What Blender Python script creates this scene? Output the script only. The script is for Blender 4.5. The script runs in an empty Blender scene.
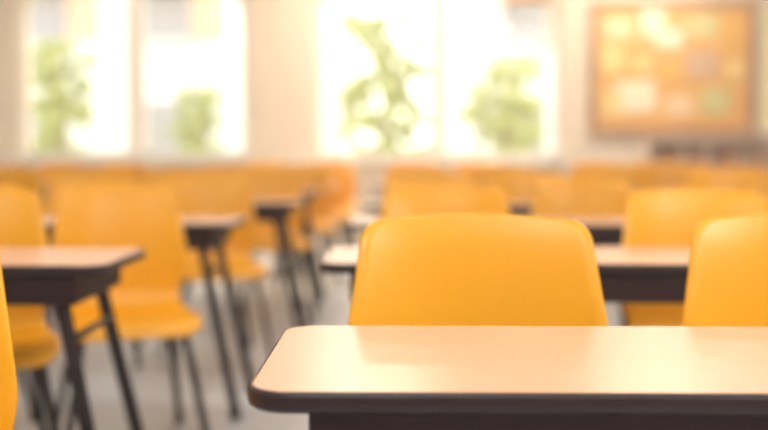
import bpy, bmesh, math, random
from mathutils import Vector, Matrix
random.seed(7)
S = bpy.context.scene
S.view_settings.view_transform = 'Standard'
S.view_settings.look = 'None'

def lin(c):
    return tuple(((v/255)/12.92 if v/255 <= 0.04045 else (((v/255)+0.055)/1.055)**2.4) for v in c)
def mat(name, rgb, rough=0.5, metal=0.0, noise=0.0, nscale=8.0, emis=None, estr=0, coat=0, bump=0.0, bscale=200, trans=0.0, spec=0.5):
    m = bpy.data.materials.new(name); m.use_nodes = True
    nt = m.node_tree; b = nt.nodes['Principled BSDF']
    c = (*rgb, 1)
    b.inputs['Base Color'].default_value = c
    b.inputs['Roughness'].default_value = rough
    b.inputs['Metallic'].default_value = metal
    b.inputs['Specular IOR Level'].default_value = spec
    b.inputs['Coat Weight'].default_value = coat
    if emis:
        b.inputs['Emission Color'].default_value = (*emis, 1)
        b.inputs['Emission Strength'].default_value = estr
    tc = nt.nodes.new('ShaderNodeTexCoord')
    if noise > 0:
        n = nt.nodes.new('ShaderNodeTexNoise'); n.inputs['Scale'].default_value = nscale
        n.inputs['Detail'].default_value = 4
        nt.links.new(tc.outputs['Object'], n.inputs['Vector'])
        r = nt.nodes.new('ShaderNodeValToRGB')
        r.color_ramp.elements[0].position = 0.3; r.color_ramp.elements[1].position = 0.7
        r.color_ramp.elements[0].color = (*[v*(1-noise) for v in rgb], 1)
        r.color_ramp.elements[1].color = (*[min(1, v*(1+noise)) for v in rgb], 1)
        nt.links.new(n.outputs['Fac'], r.inputs['Fac'])
        nt.links.new(r.outputs['Color'], b.inputs['Base Color'])
    if bump > 0:
        n2 = nt.nodes.new('ShaderNodeTexNoise'); n2.inputs['Scale'].default_value = bscale
        nt.links.new(tc.outputs['Object'], n2.inputs['Vector'])
        bp = nt.nodes.new('ShaderNodeBump'); bp.inputs['Strength'].default_value = bump
        bp.inputs['Distance'].default_value = 0.001
        nt.links.new(n2.outputs['Fac'], bp.inputs['Height'])
        nt.links.new(bp.outputs['Normal'], b.inputs['Normal'])
    if trans > 0:
        t = nt.nodes.new('ShaderNodeBsdfTranslucent'); t.inputs['Color'].default_value = c
        mx = nt.nodes.new('ShaderNodeMixShader'); mx.inputs[0].default_value = trans
        out = nt.nodes['Material Output']
        nt.links.new(b.outputs[0], mx.inputs[1]); nt.links.new(t.outputs[0], mx.inputs[2])
        nt.links.new(mx.outputs[0], out.inputs['Surface'])
    return m

M_shell = mat('yellow_plastic', (0.97, 0.45, 0.010), 0.32, noise=0.03, nscale=3, bump=0.15, bscale=400, trans=0.12)
M_tube = mat('dark_tube_metal', (0.020, 0.013, 0.016), 0.45, 0.0, spec=0.35)
M_rub = mat('rubber_foot', (0.02, 0.02, 0.02), 0.8)
M_top = mat('peach_laminate', (0.73, 0.41, 0.27), 0.27, noise=0.02, nscale=30, bump=0.06, bscale=500)
M_edge = mat('dark_edge_band', (0.018, 0.007, 0.010), 0.4, spec=0.4)
M_apron = mat('dark_apron', (0.022, 0.007, 0.011), 0.5, spec=0.3)

# ---------- bmesh helpers
def tube(bm, pts, r, mi, fillet=0.04, seg=10, closed_caps=True):
    pts = [Vector(p) for p in pts]
    path = [pts[0]]
    for i in range(1, len(pts)-1):
        p, a, b = pts[i], pts[i-1], pts[i+1]
        f = min(fillet, (a-p).length*0.45, (b-p).length*0.45)
        s = p + (a-p).normalized()*f; e = p + (b-p).normalized()*f
        for k in range(7):
            t = k/6
            path.append((1-t)**2*s + 2*(1-t)*t*p + t*t*e)
    path.append(pts[-1])
    rings = []; prev = None
    for i, p in enumerate(path):
        d = (path[min(i+1, len(path)-1)] - path[max(i-1, 0)]).normalized()
        if prev is None:
            up = Vector((0, 0, 1)) if abs(d.z) < 0.9 else Vector((0, 1, 0))
            n = d.cross(up).normalized()
        else:
            n = (prev - d*prev.dot(d)).normalized()
        prev = n; bnm = d.cross(n)
        rings.append([bm.verts.new(p + r*(math.cos(2*math.pi*k/seg)*n + math.sin(2*math.pi*k/seg)*bnm)) for k in range(seg)])
    for a, b in zip(rings, rings[1:]):
        for k in range(seg):
            f = bm.faces.new((a[k], a[(k+1) % seg], b[(k+1) % seg], b[k])); f.material_index = mi; f.smooth = True
    for rg in (rings[0], rings[-1]):
        f = bm.faces.new(rg); f.material_index = mi

def box(bm, c, s, mi=0, bev=0.0, rot=None):
    r = bmesh.ops.create_cube(bm, size=1.0)
    vs = r['verts']
    for v in vs:
        v.co = Vector((v.co.x*s[0], v.co.y*s[1], v.co.z*s[2]))
        if rot: v.co = rot @ v.co
        v.co += Vector(c)
    fs = set(f for v in vs for f in v.link_faces)
    for f in fs: f.material_index = mi
    if bev > 0:
        es = list(set(e for v in vs for e in v.link_edges))
        o = bmesh.ops.bevel(bm, geom=es, offset=bev, segments=2, affect='EDGES', profile=0.5)
        for f in o['faces']: f.material_index = mi

def finish(bm, name, mats):
    bmesh.ops.recalc_face_normals(bm, faces=bm.faces)
    me = bpy.data.meshes.new(name); bm.to_mesh(me); bm.free()
    for m in mats: me.materials.append(m)
    return me
def add(name, me, loc=(0, 0, 0), rz=0.0, sc=None):
    o = bpy.data.objects.new(name, me); S.collection.objects.link(o)
    o.location = loc; o.rotation_euler = (0, 0, rz)
    if sc: o.scale = sc
    return o

def chair_mesh():
    bm = bmesh.new()
    # (y, z, halfwidth, concavity)
    P = [(-0.235, 0.425, 0.200, 0.0), (-0.222, 0.452, 0.208, 0.002), (-0.18, 0.463, 0.216, 0.006), (-0.08, 0.455, 0.224, 0.012),
         (0.03, 0.448, 0.222, 0.018), (0.12, 0.453, 0.212, 0.022), (0.175, 0.475, 0.204, 0.028), (0.200, 0.515, 0.206, 0.034),
         (0.207, 0.565, 0.220, 0.042), (0.212, 0.63, 0.233, 0.050), (0.222, 0.71, 0.226, 0.050), (0.236, 0.79, 0.215, 0.045),
         (0.252, 0.86, 0.206, 0.040), (0.268, 0.910, 0.200, 0.036)]
    prof4 = []
    def cr(a, b, c, d, t): return 0.5*((2*b)+(-a+c)*t+(2*a-5*b+4*c-d)*t*t+(-a+3*b-3*c+d)*t**3)
    Q = [P[0]]+P+[P[-1]]
    for i in range(1, len(Q)-2):
        for k in range(8):
            t = k/8
            prof4.append([cr(Q[i-1][j], Q[i][j], Q[i+1][j], Q[i+2][j], t) for j in range(4)])
    prof4.append(list(P[-1]))
    L = [0]
    for a, b in zip(prof4, prof4[1:]): L.append(L[-1]+math.hypot(b[0]-a[0], b[1]-a[1]))
    T = L[-1]
    def sample(s):
        s = max(0, min(T, s))
        for i in range(len(L)-1):
            if s <= L[i+1]:
                t = (s-L[i])/max(1e-9, L[i+1]-L[i])
                return [prof4[i][j]*(1-t)+prof4[i+1][j]*t for j in range(4)]
        return prof4[-1]
    r1, r2 = 0.05, 0.042
    ss = []
    for k in range(10): ss.append(r1*(1-math.cos(math.pi/2*k/9)))
    n = 60
    for k in range(1, n): ss.append(r1+(T-r1-r2)*k/n)
    for k in range(10): ss.append(T-r2+r2*math.sin(math.pi/2*k/9))
    NU = 22; G = []
    for s in ss:
        y, z, w, c = sample(s)
        if s < r1: w -= r1-math.sqrt(max(0, r1*r1-(r1-s)**2))
        if s > T-r2:
            q = s-(T-r2); w -= r2-math.sqrt(max(0, r2*r2-q*q))
        a = sample(s-0.004); b = sample(s+0.004)
        ty, tz = b[0]-a[0], b[1]-a[1]; l = math.hypot(ty, tz); ty /= l; tz /= l
        ny, nz = -tz, ty
        back = max(0, min(1, (z-0.6)/0.3))
        row = []
        for k in range(NU+1):
            u = -1+2*k/NU
            cc = c*(abs(u)**2.2)*(w/0.22)**2
            crown = -0.014*back*u*u
            row.append(Vector((w*u, y+ny*cc, z+nz*cc+crown)))
        G.append(row)
    R = len(G)
    th = 0.007
    N = [[None]*(NU+1) for _ in range(R)]
    for i in range(R):
        for k in range(NU+1):
            a = G[min(i+1, R-1)][k]-G[max(i-1, 0)][k]
            b = G[i][min(k+1, NU)]-G[i][max(k-1, 0)]
            nn = b.cross(a)
            N[i][k] = nn.normalized() if nn.length > 1e-12 else Vector((0, -1, 0))
    F = [[bm.verts.new(G[i][k]+N[i][k]*th*0.5) for k in range(NU+1)] for i in range(R)]
    B = [[bm.verts.new(G[i][k]-N[i][k]*th*0.5) for k in range(NU+1)] for i in range(R)]
    for i in range(R-1):
        for k in range(NU):
            for Gd in (F, B):
                f = bm.faces.new((Gd[i][k], Gd[i][k+1], Gd[i+1][k+1], Gd[i+1][k])); f.smooth = True
    loop = [(0, k) for k in range(NU+1)]+[(i, NU) for i in range(1, R)]+[(R-1, k) for k in range(NU-1, -1, -1)]+[(i, 0) for i in range(R-2, 0, -1)]
    mids = []
    nl = len(loop)
    for q, (i, k) in enumerate(loop):
        p = G[i][k]
        ia, ka = loop[q-1]; ib, kb = loop[(q+1) % nl]
        t = (G[ib][kb]-G[ia][ka])
        o = t.cross(N[i][k])
        o = o.normalized() if o.length > 1e-9 else Vector((0, 0, 0))
        mids.append(bm.verts.new(p+o*0.004))
    for q in range(nl):
        i, k = loop[q]; j, l2 = loop[(q+1) % nl]; m, m2 = mids[q], mids[(q+1) % nl]
        for Gd in (F, B):
            f = bm.faces.new((Gd[i][k], Gd[j][l2], m2, m)); f.smooth = True
    bmesh.ops.recalc_face_normals(bm, faces=bm.faces)
    for sx in (-1, 1):
        tube(bm, [(sx*0.235, -0.235, 0.012), (sx*0.165, -0.165, 0.428), (sx*0.160, 0.12, 0.420), (sx*0.225, 0.29, 0.012)], 0.013, 1, 0.045)
        for (fx, fy) in ((0.235, -0.235), (0.225, 0.29)):
            tube(bm, [(sx*fx, fy, 0.0), (sx*fx*0.992, fy*0.985, 0.03)], 0.016, 2)
    tube(bm, [(-0.165, -0.14, 0.427), (0.165, -0.14, 0.427)], 0.009, 1)
    tube(bm, [(-0.162, 0.09, 0.421), (0.162, 0.09, 0.421)], 0.009, 1)
    return finish(bm, 'school_chair', [M_shell, M_tube, M_rub])

def desk_mesh(W=1.2, D=0.48, H=0.75):
    bm = bmesh.new()
    r = 0.055; th = 0.026
    out = []
    for cx, cy, a0 in ((W/2-r, D/2-r, 0), (-W/2+r, D/2-r, 90), (-W/2+r, -D/2+r, 180), (W/2-r, -D/2+r, 270)):
        for k in range(13):
            a = math.radians(a0+90*k/12)
            out.append((cx, cy, math.cos(a), math.sin(a)))
    def ring(z, ins):
        return [bm.verts.new((cx+(r-ins)*c, cy+(r-ins)*s, z)) for cx, cy, c, s in out]
    levels = [(H, 0.006), (H-0.0012, 0.0035), (H-0.004, 0.001), (H-0.008, 0.0), (H-th+0.008, 0.0), (H-th+0.003, 0.0015), (H-th, 0.006)]
    rs = [ring(z, i) for z, i in levels]
    f = bm.faces.new(rs[0]); f.material_index = 0
    for a, b in zip(rs, rs[1:]):
        for k in range(len(out)):
            f = bm.faces.new((a[k], a[(k+1) % len(out)], b[(k+1) % len(out)], b[k])); f.material_index = 1; f.smooth = True
    f = bm.faces.new(list(reversed(rs[-1]))); f.material_index = 1
    ax, ay = W/2-0.075, D/2-0.035; ah = 0.075; az = H-th-ah/2
    box(bm, (0, -ay, az), (2*ax, 0.022, ah), 2, 0.003)
    box(bm, (0, ay, az), (2*ax, 0.022, ah), 2, 0.003)
    for sx in (-1, 1):
        box(bm, (sx*(ax-0.011), 0, az), (0.022, 2*ay-0.022, ah), 2, 0.003)
        for sy in (-1, 1):
            tube(bm, [(sx*(ax-0.045), sy*(ay-0.035), H-th), (sx*(ax-0.045), sy*(ay-0.035), H-th-ah-0.01), (sx*(ax+0.085), sy*(ay+0.02), 0.012)], 0.019, 3, 0.03, 12)
            tube(bm, [(sx*(ax+0.086), sy*(ay+0.0205), 0.0), (sx*(ax+0.080), sy*(ay+0.018), 0.035)], 0.023, 4, seg=12)
        tube(bm, [(sx*(ax-0.020), -(ay-0.026), 0.56), (sx*(ax-0.020), (ay-0.026), 0.56)], 0.010, 3)
    return finish(bm, 'student_desk', [M_top, M_edge, M_apron, M_tube, M_rub])

CH = chair_mesh(); DK = desk_mesh()

def chair(x, y, deg=0): add('school_chair', CH, (x, y, 0), math.radians(deg))
def desk(xl, yf): add('student_desk', DK, (xl+0.6, yf+0.24, 0))

# right-centre column
for yf in (1.215, 2.62, 4.0, 5.4, 6.8, 8.2, 9.6):
    desk(-0.183 if yf < 2 else -0.2, yf)
chair(0.137, 1.69, 0); chair(0.71, 1.71, -8)
chair(0.145, 3.37, -2); chair(0.885, 3.02, -3)
chair(0.15, 4.72, 3); chair(0.79, 4.50, -4)
chair(0.12, 6.0, 0); chair(0.75, 5.9, 5)
chair(0.15, 7.25, 4); chair(0.72, 7.3, -3)
chair(0.10, 8.7, 0); chair(0.75, 8.7, 0)
chair(0.15, 10.1, 0); chair(0.75, 10.1, 0)
# far right column
for yf in (4.1, 5.5, 6.9, 8.3, 9.6):
    desk(1.55, yf)
for yb, a in ((4.6, 3), (6.0, -4), (7.4, 2), (8.8, 0), (10.1, 0)):
    chair(1.86, yb, a); chair(2.45, yb, -a)
# left column
for xr, yf in ((-0.72, 2.56), (-0.64, 4.02), (-0.54, 5.62), (-0.55, 7.05), (-0.53, 8.5), (-0.5, 9.8)):
    desk(xr-1.2, yf)
chair(-0.795, 1.46, 16)
chair(-1.25, 3.10, 24)
chair(-0.93, 3.60, 22); chair(-1.56, 3.66, 10)
chair(-0.90, 5.16, 20); chair(-1.52, 5.16, 12)
chair(-0.80, 6.62, 16); chair(-1.40, 6.66, 8)
chair(-0.72, 8.06, 14); chair(-1.35, 8.1, 5)
chair(-0.66, 9.42, 8); chair(-1.30, 9.42, 5)
chair(-0.66, 10.65, 5); chair(-1.35, 10.65, 0)
# far left column
for yf in (4.4, 5.8, 7.2, 8.6):
    desk(-3.45, yf)
for yb in (4.95, 6.35, 7.75, 9.15):
    chair(-2.95, yb+0.05, 10); chair(-2.42, yb+0.02, 6)

# ---------- room shell
XL, XR, YB, YF, HC = -5.4, 4.9, -5.0, 12.0, 3.5
M_wall = mat('warm_plaster', lin((226, 213, 198)), 0.8, noise=0.03, nscale=2, bump=0.2, bscale=80)
M_ceil = mat('ceiling_paint', (0.85, 0.82, 0.78), 0.9, noise=0.02)
M_trim = mat('trim_paint', lin((235, 225, 212)), 0.5, noise=0.02)
M_frame = mat('window_frame_paint', lin((232, 226, 220)), 0.45, noise=0.02)
M_floor = bpy.data.materials.new('pale_vinyl_tiles'); M_floor.use_nodes = True
nt = M_floor.node_tree; b = nt.nodes['Principled BSDF']; b.inputs['Roughness'].default_value = 0.3
tc = nt.nodes.new('ShaderNodeTexCoord'); br = nt.nodes.new('ShaderNodeTexBrick')
br.offset = 0; br.inputs['Scale'].default_value = 1.0; br.inputs['Brick Width'].default_value = 0.6; br.inputs['Row Height'].default_value = 0.6
br.inputs['Mortar Size'].default_value = 0.006
br.inputs['Color1'].default_value = (0.66, 0.68, 0.70, 1); br.inputs['Color2'].default_value = (0.61, 0.63, 0.655, 1); br.inputs['Mortar'].default_value = (0.42, 0.42, 0.42, 1)
nt.links.new(tc.outputs['Object'], br.inputs['Vector']); nt.links.new(br.outputs['Color'], b.inputs['Base Color'])

def boxobj(name, lo, hi, m, bev=0):
    bm = bmesh.new()
    c = [(a+b)/2 for a, b in zip(lo, hi)]; s = [b-a for a, b in zip(lo, hi)]
    box(bm, (0, 0, 0), s, 0, bev)
    return add(name, finish(bm, name, [m]), c)
boxobj('floor', (XL-0.2, YB, -0.15), (XR+0.2, YF+0.25, 0), M_floor)
boxobj('ceiling', (XL-0.2, YB, HC), (XR+0.2, YF+0.25, HC+0.2), M_ceil)
boxobj('wall_left', (XL-0.2, YB, 0), (XL, YF+0.25, HC), M_wall)
boxobj('wall_right', (XR, YB, 0), (XR+0.2, YF+0.25, HC), M_wall)
boxobj('wall_rear', (XL-0.2, YB-0.2, 0), (XR+0.2, YB, HC), M_wall)

wins = [(-4.28, -1.70, 0.93, 2.95), (-0.94, 1.80, 0.93, 2.95)]
def arch_pts(x0, x1, z0, z1, r=0.45, n=10):
    pts = [(x0, z0), (x1, z0)]
    for k in range(n+1):
        a = math.pi/2*k/n; pts.append((x1-r+r*math.cos(a), z1-r+r*math.sin(a)))
    for k in range(n+1):
        a = math.pi/2+math.pi/2*k/n; pts.append((x0+r+r*math.cos(a), z1-r+r*math.sin(a)))
    return pts
cu = bpy.data.curves.new('wc', 'CURVE'); cu.dimensions = '2D'; cu.fill_mode = 'BOTH'; cu.extrude = 0.125
def spl(pts):
    s = cu.splines.new('POLY'); s.points.add(len(pts)-1)
    for p, q in zip(s.points, pts): p.co = (q[0], q[1], 0, 1)
    s.use_cyclic_u = True
spl([(XL, 0), (XR, 0), (XR, HC), (XL, HC)])
for w in wins: spl(arch_pts(*w))
tmp = bpy.data.objects.new('t', cu); S.collection.objects.link(tmp)
bpy.context.view_layer.update()
me = bpy.data.meshes.new_from_object(tmp.evaluated_get(bpy.context.evaluated_depsgraph_get()))
bpy.data.objects.remove(tmp)
me.materials.clear(); me.materials.append(M_wall)
wb = add('wall_back', me, (0, YF+0.125, 0)); wb.rotation_euler = (math.pi/2, 0, 0)

M_glass = bpy.data.materials.new('window_glass'); M_glass.use_nodes = True
nt = M_glass.node_tree; nt.nodes.clear()
o = nt.nodes.new('ShaderNodeOutputMaterial'); t = nt.nodes.new('ShaderNodeBsdfTransparent'); g = nt.nodes.new('ShaderNodeBsdfGlossy'); g.inputs['Roughness'].default_value = 0.02
mx = nt.nodes.new('ShaderNodeMixShader'); mx.inputs[0].default_value = 0.04
nt.links.new(t.outputs[0], mx.inputs[1]); nt.links.new(g.outputs[0], mx.inputs[2]); nt.links.new(mx.outputs[0], o.inputs[0])
for wi, (x0, x1, z0, z1) in enumerate(wins):
    bm = bmesh.new()
    y = YF+0.12
    pts = arch_pts(x0, x1, z0, z1); pin = arch_pts(x0+0.07, x1-0.07, z0+0.07, z1-0.07, 0.38)
    for yy0, yy1 in ((y-0.04, y+0.04),):
        A = [bm.verts.new((p[0], yy0, p[1])) for p in pts]; A2 = [bm.verts.new((p[0], yy0, p[1])) for p in pin]
        B = [bm.verts.new((p[0], yy1, p[1])) for p in pts]; B2 = [bm.verts.new((p[0], yy1, p[1])) for p in pin]
        n = len(pts)
        for k in range(n):
            j = (k+1) % n
            bm.faces.new((A[k], A[j], A2[j], A2[k])); bm.faces.new((B[k], B[j], B2[j], B2[k])); bm.faces.new((A2[k], A2[j], B2[j], B2[k]))
            bm.faces.new((A[k], A[j], B[j], B[k]))
    xm = (x0+x1)/2 
    box(bm, (xm-0.07, y, (z0+z1)/2), (0.06, 0.07, z1-z0-0.1), 0, 0.005)
    box(bm, (xm+0.07, y, (z0+z1)/2), (0.06, 0.07, z1-z0-0.1), 0, 0.005)
    box(bm, (xm, y+0.005, (z0+z1)/2), (0.10, 0.04, z1-z0-0.1), 0)
    box(bm, ((x0+x1)/2, YF-0.04, z0-0.02), (x1-x0+0.16, 0.3, 0.04), 0, 0.006)
    A = [bm.verts.new((p[0], y, p[1])) for p in pin]; f = bm.faces.new(A); f.material_index = 1
    add('window_%d' % (wi+1), finish(bm, 'window', [M_frame, M_glass]))
boxobj('baseboard_back', (XL, YF-0.02, 0), (XR, YF, 0.1), M_trim, 0.004)
boxobj('baseboard_left', (XL, YB, 0), (XL+0.02, YF-0.02, 0.1), M_trim, 0.004)
boxobj('baseboard_right', (XR-0.02, YB, 0), (XR, YF-0.02, 0.1), M_trim, 0.004)

# ---------- bulletin board
M_cork = mat('cork_orange', lin((226, 176, 112)), 0.9, noise=0.12, nscale=60)
M_wood = mat('board_frame_wood', lin((178, 142, 114)), 0.5, noise=0.15, nscale=6)
pap = [mat('paper_'+n, lin(c), 0.8, noise=0.02) for n, c in (('cream', (240, 230, 206)), ('peach', (236, 208, 172)), ('yellow', (236, 208, 144)), ('green', (208, 200, 148)), ('amber', (230, 180, 104)), ('rose', (210, 176, 150)))]
bm = bmesh.new()
bx0, bx1, bz0, bz1 = 2.15, 3.90, 1.24, 2.64
yb = YF-0.022
box(bm, ((bx0+bx1)/2, yb, (bz0+bz1)/2), (bx1-bx0, 0.03, bz1-bz0), 0)
for (c, s) in ((((bx0+bx1)/2, yb-0.012, bz0), (bx1-bx0+0.08, 0.06, 0.08)), (((bx0+bx1)/2, yb-0.012, bz1), (bx1-bx0+0.08, 0.06, 0.08)),
               ((bx0, yb-0.012, (bz0+bz1)/2), (0.08, 0.058, bz1-bz0)), ((bx1, yb-0.012, (bz0+bz1)/2), (0.08, 0.058, bz1-bz0))):
    box(bm, c, s, 1, 0.006)
papers = [(2.42, 2.36, .3, .22, 1), (2.80, 2.42, .26, .3, 0), (2.98, 2.25, .3, .22, 0), (3.35, 2.38, .34, .26, 3), (3.66, 2.30, .22, .34, 4),
          (2.36, 2.02, .24, .3, 2), (2.62, 1.60, .44, .34, 0), (3.0, 1.86, .26, .2, 4), (3.35, 1.96, .36, .3, 5), (2.35, 1.52, .22, .26, 2),
          (3.1, 1.50, .3, .24, 1), (3.5, 1.55, .32, .3, 3), (3.72, 1.90, .2, .2, 2), (2.68, 1.95, .2, .16, 2)]
for i, (x, z, w, h, m) in enumerate(papers):
    box(bm, (x, yb-0.018-0.0006*i, z+0.02), (w, 0.002, h), 2+m, rot=Matrix.Rotation(random.uniform(-.06, .06), 3, 'Y'))
add('bulletin_board', finish(bm, 'bulletin_board', [M_cork, M_wood]+pap))
M_wbd = mat('pale_board', lin((240, 230, 185)), 0.35, noise=0.02)
bm = bmesh.new()
box(bm, (4.40, yb, 1.94), (0.82, 0.03, 1.4), 0)
for (c, s) in (((4.40, yb-0.01, 1.24), (0.86, 0.05, 0.05)), ((4.40, yb-0.01, 2.64), (0.86, 0.05, 0.05)), ((3.98, yb-0.01, 1.94), (0.03, 0.05, 1.4)), ((4.82, yb-0.01, 1.94), (0.03, 0.05, 1.4))):
    box(bm, c, s, 1, 0.004)
add('display_board', finish(bm, 'display_board', [M_wbd, M_frame]))

# ---------- low bookshelf with books
M_shelf = mat('shelf_paint', lin((230, 208, 194)), 0.5, noise=0.03)
bk = [mat('book_'+n, lin(c), 0.6, noise=0.05) for n, c in (('brown', (165, 115, 95)), ('rose', (205, 150, 132)), ('grey', (160, 150, 145)), ('amber', (215, 155, 90)), ('plum', (140, 98, 98)), ('cream', (225, 208, 180)))]
bm = bmesh.new()
sx0, sx1, sz = 2.70, 4.6, 1.14; d = 0.34; yc = YF-0.03-d/2
for x in (sx0, sx0+0.64, sx0+1.28, sx1): box(bm, (x, yc, sz/2), (0.03, d, sz), 0, 0.003)
for z in (0.05, 0.4, 0.76, sz-0.015): box(bm, ((sx0+sx1)/2, yc, z), (sx1-sx0, d, 0.03), 0, 0.003)
box(bm, ((sx0+sx1)/2, YF-0.035, sz/2), (sx1-sx0, 0.012, sz), 0)
for zb in (0.065, 0.415, 0.775):
    for bay in range(3):
        x = sx0+0.64*bay+0.03
        while x < sx0+0.64*bay+0.56:
            w = random.uniform(0.02, 0.05); h = random.uniform(0.2, 0.27)
            box(bm, (x+w/2, yc-0.02, zb+h/2), (w*0.94, random.uniform(.2, .25), h), 1+random.randrange(6), 0.002)
            x += w
add('bookshelf_with_books', finish(bm, 'bookshelf_with_books', [M_shelf]+bk))

# ---------- unseen ceiling panels, added as fill light to brighten the chairs
M_lp = mat('fill_diffuser', (0.9, 0.88, 0.84), 0.4, emis=(1, 0.95, 0.88), estr=2.0)
M_lf = mat('fill_housing', (0.8, 0.8, 0.8), 0.4, 0.2)
bm = bmesh.new()
box(bm, (0, 0, -0.03), (1.24, 0.64, 0.06), 0, 0.01); box(bm, (0, 0, -0.062), (1.16, 0.56, 0.006), 1)
FX = finish(bm, 'fill_panel', [M_lf, M_lp])
EN = {-1.0: (18, 52, 110), 2.2: (10, 20, 40), 5.4: (8, 14, 20), 8.6: (10, 18, 22), 11.0: (16, 46, 42)}
for yy in EN:
    for xx, en in zip((-3.2, -0.3, 2.6), EN[yy]):
        add('fill_panel', FX, (xx, yy, HC))
        L = bpy.data.lights.new('fill_lamp', 'AREA'); L.shape = 'RECTANGLE'; L.size = 1.1; L.size_y = 0.5
        L.energy = en*1.3; L.color = (1, 0.94, 0.85) if yy < 10 else (1, 0.86, 0.66)  # warmer back row added to wash the wall with a window-like glow
        lo = bpy.data.objects.new('fill_lamp', L); S.collection.objects.link(lo); lo.location = (xx, yy, HC-0.09)

# ---------- haze volume added to imitate window bloom and lift far contrast
M_haze = bpy.data.materials.new('added_haze'); M_haze.use_nodes = True
nt = M_haze.node_tree; nt.nodes.clear()
o = nt.nodes.new('ShaderNodeOutputMaterial'); vs = nt.nodes.new('ShaderNodeVolumeScatter')
vs.inputs['Color'].default_value = (1.0, 0.90, 0.75, 1); vs.inputs['Density'].default_value = 0.020; vs.inputs['Anisotropy'].default_value = 0.6
nt.links.new(vs.outputs[0], o.inputs['Volume'])
boxobj('added_haze', (XL+0.03, YB+0.01, 0.001), (XR-0.03, YF-0.4, HC-0.12), M_haze)

# ---------- outside
M_bld = mat('render_white', (0.84, 0.83, 0.83), 0.8, noise=0.03, nscale=0.5)
M_bwin = mat('facade_window', (0.40, 0.385, 0.40), 0.3)
M_brk = mat('terracotta_panel', (0.78, 0.52, 0.38), 0.8, noise=0.1)
M_awn = mat('orange_awning', (0.80, 0.28, 0.06), 0.8, noise=0.05)
M_leaf = mat('foliage', (0.52, 0.55, 0.24), 0.8, noise=0.15, nscale=3, trans=0.3)
M_bark = mat('bark', (0.4, 0.32, 0.2), 0.9, noise=0.3)
M_grass = mat('lawn', (0.45, 0.48, 0.25), 0.9, noise=0.2, nscale=1)
boxobj('ground_outside', (-40, YF+0.25, -0.3), (40, 60, -0.1), M_grass)
def building(name, x0, x1, y0, y1, h, wx, floors):
    bm = bmesh.new()
    box(bm, ((x0+x1)/2, (y0+y1)/2, h/2-0.1), (x1-x0, y1-y0, h), 0)
    for fi, fl in enumerate(floors):
        for x in wx:
            box(bm, (x, y0-0.02, fl), (1.0, 0.12, 1.2), 1)
            box(bm, (x, y0-0.08, fl-0.68), (1.2, 0.3, 0.08), 0)
            if fi == 1:
                box(bm, (x+0.9, y0-0.02, fl), (0.7, 0.1, 1.2), 2)
                box(bm, (x, y0-0.35, fl+0.55), (1.2, 0.7, 0.06), 3, rot=Matrix.Rotation(0.35, 3, 'X') if False else None)
    box(bm, ((x0+x1)/2, y0-0.1, h-0.1), (x1-x0+0.4, 0.5, 0.25), 0)
    add(name, finish(bm, name, [M_bld, M_bwin, M_brk, M_awn]))
building('apartment_building', -16, -1.2, 24, 32, 5.6, (-13.5, -10.6, -8.0, -5.2), (1.5, 4.1))
building('apartment_building', 1.5, 16, 26, 34, 5.6, (3.0, 6.2, 9.6), (1.5, 4.1))
def tree(x, y, h, r):
    bm = bmesh.new()
    tube(bm, [(0, 0, -0.2), (0.05, 0, h*0.4), (0, 0.05, h*0.75)], 0.08, 1)
    tube(bm, [(0.03, 0, h*0.4), (r*0.5, 0, h*0.7)], 0.04, 1); tube(bm, [(0.03, 0, h*0.38), (-r*0.5, 0.1, h*0.65)], 0.04, 1)
    for k in range(110):
        a = random.uniform(0, 6.28); rr = r*random.uniform(0.1, 1.0)
        q = bmesh.ops.create_icosphere(bm, subdivisions=2, radius=r*random.uniform(.09, .22))
        off = Vector((rr*math.cos(a), rr*math.sin(a), h*random.uniform(0.3, 1.0)))
        for v in q['verts']:
            v.co *= 1+0.2*math.sin(v.co.x*23+k)*math.sin(v.co.y*19)*math.sin(v.co.z*21+2*k)
            v.co += off
    add('garden_tree', finish(bm, 'garden_tree', [M_leaf, M_bark]), (x, y, -0.1))
tree(-6.3, 19.5, 3.1, 0.7); tree(-3.9, 20.5, 2.3, 0.55)
tree(-0.3, 20, 3.6, 0.85); tree(1.9, 19.5, 2.7, 0.75)

# ---------- sun & world
sun = bpy.data.lights.new('sun', 'SUN'); sun.energy = 10; sun.angle = math.radians(2); sun.color = (1, 0.83, 0.56)
so = bpy.data.objects.new('sun', sun); S.collection.objects.link(so)
so.rotation_euler = (math.radians(-60), 0, math.radians(-12))
w = bpy.data.worlds.new('sky'); S.world = w; w.use_nodes = True
nt = w.node_tree; bg = nt.nodes['Background']
bg.inputs['Color'].default_value = (1.0, 0.97, 0.92, 1); bg.inputs['Strength'].default_value = 3.2

# ---------- camera
cam = bpy.data.cameras.new('camera'); co = bpy.data.objects.new('camera', cam); S.collection.objects.link(co)
co.location = (0, 0, 1.03); co.rotation_euler = (math.radians(90-3.49), 0, math.radians(0.86))
cam.lens = 50; cam.sensor_width = 36; cam.clip_start = 0.05
cam.dof.use_dof = True; cam.dof.focus_distance = 1.50; cam.dof.aperture_fstop = 1.6
S.camera = co
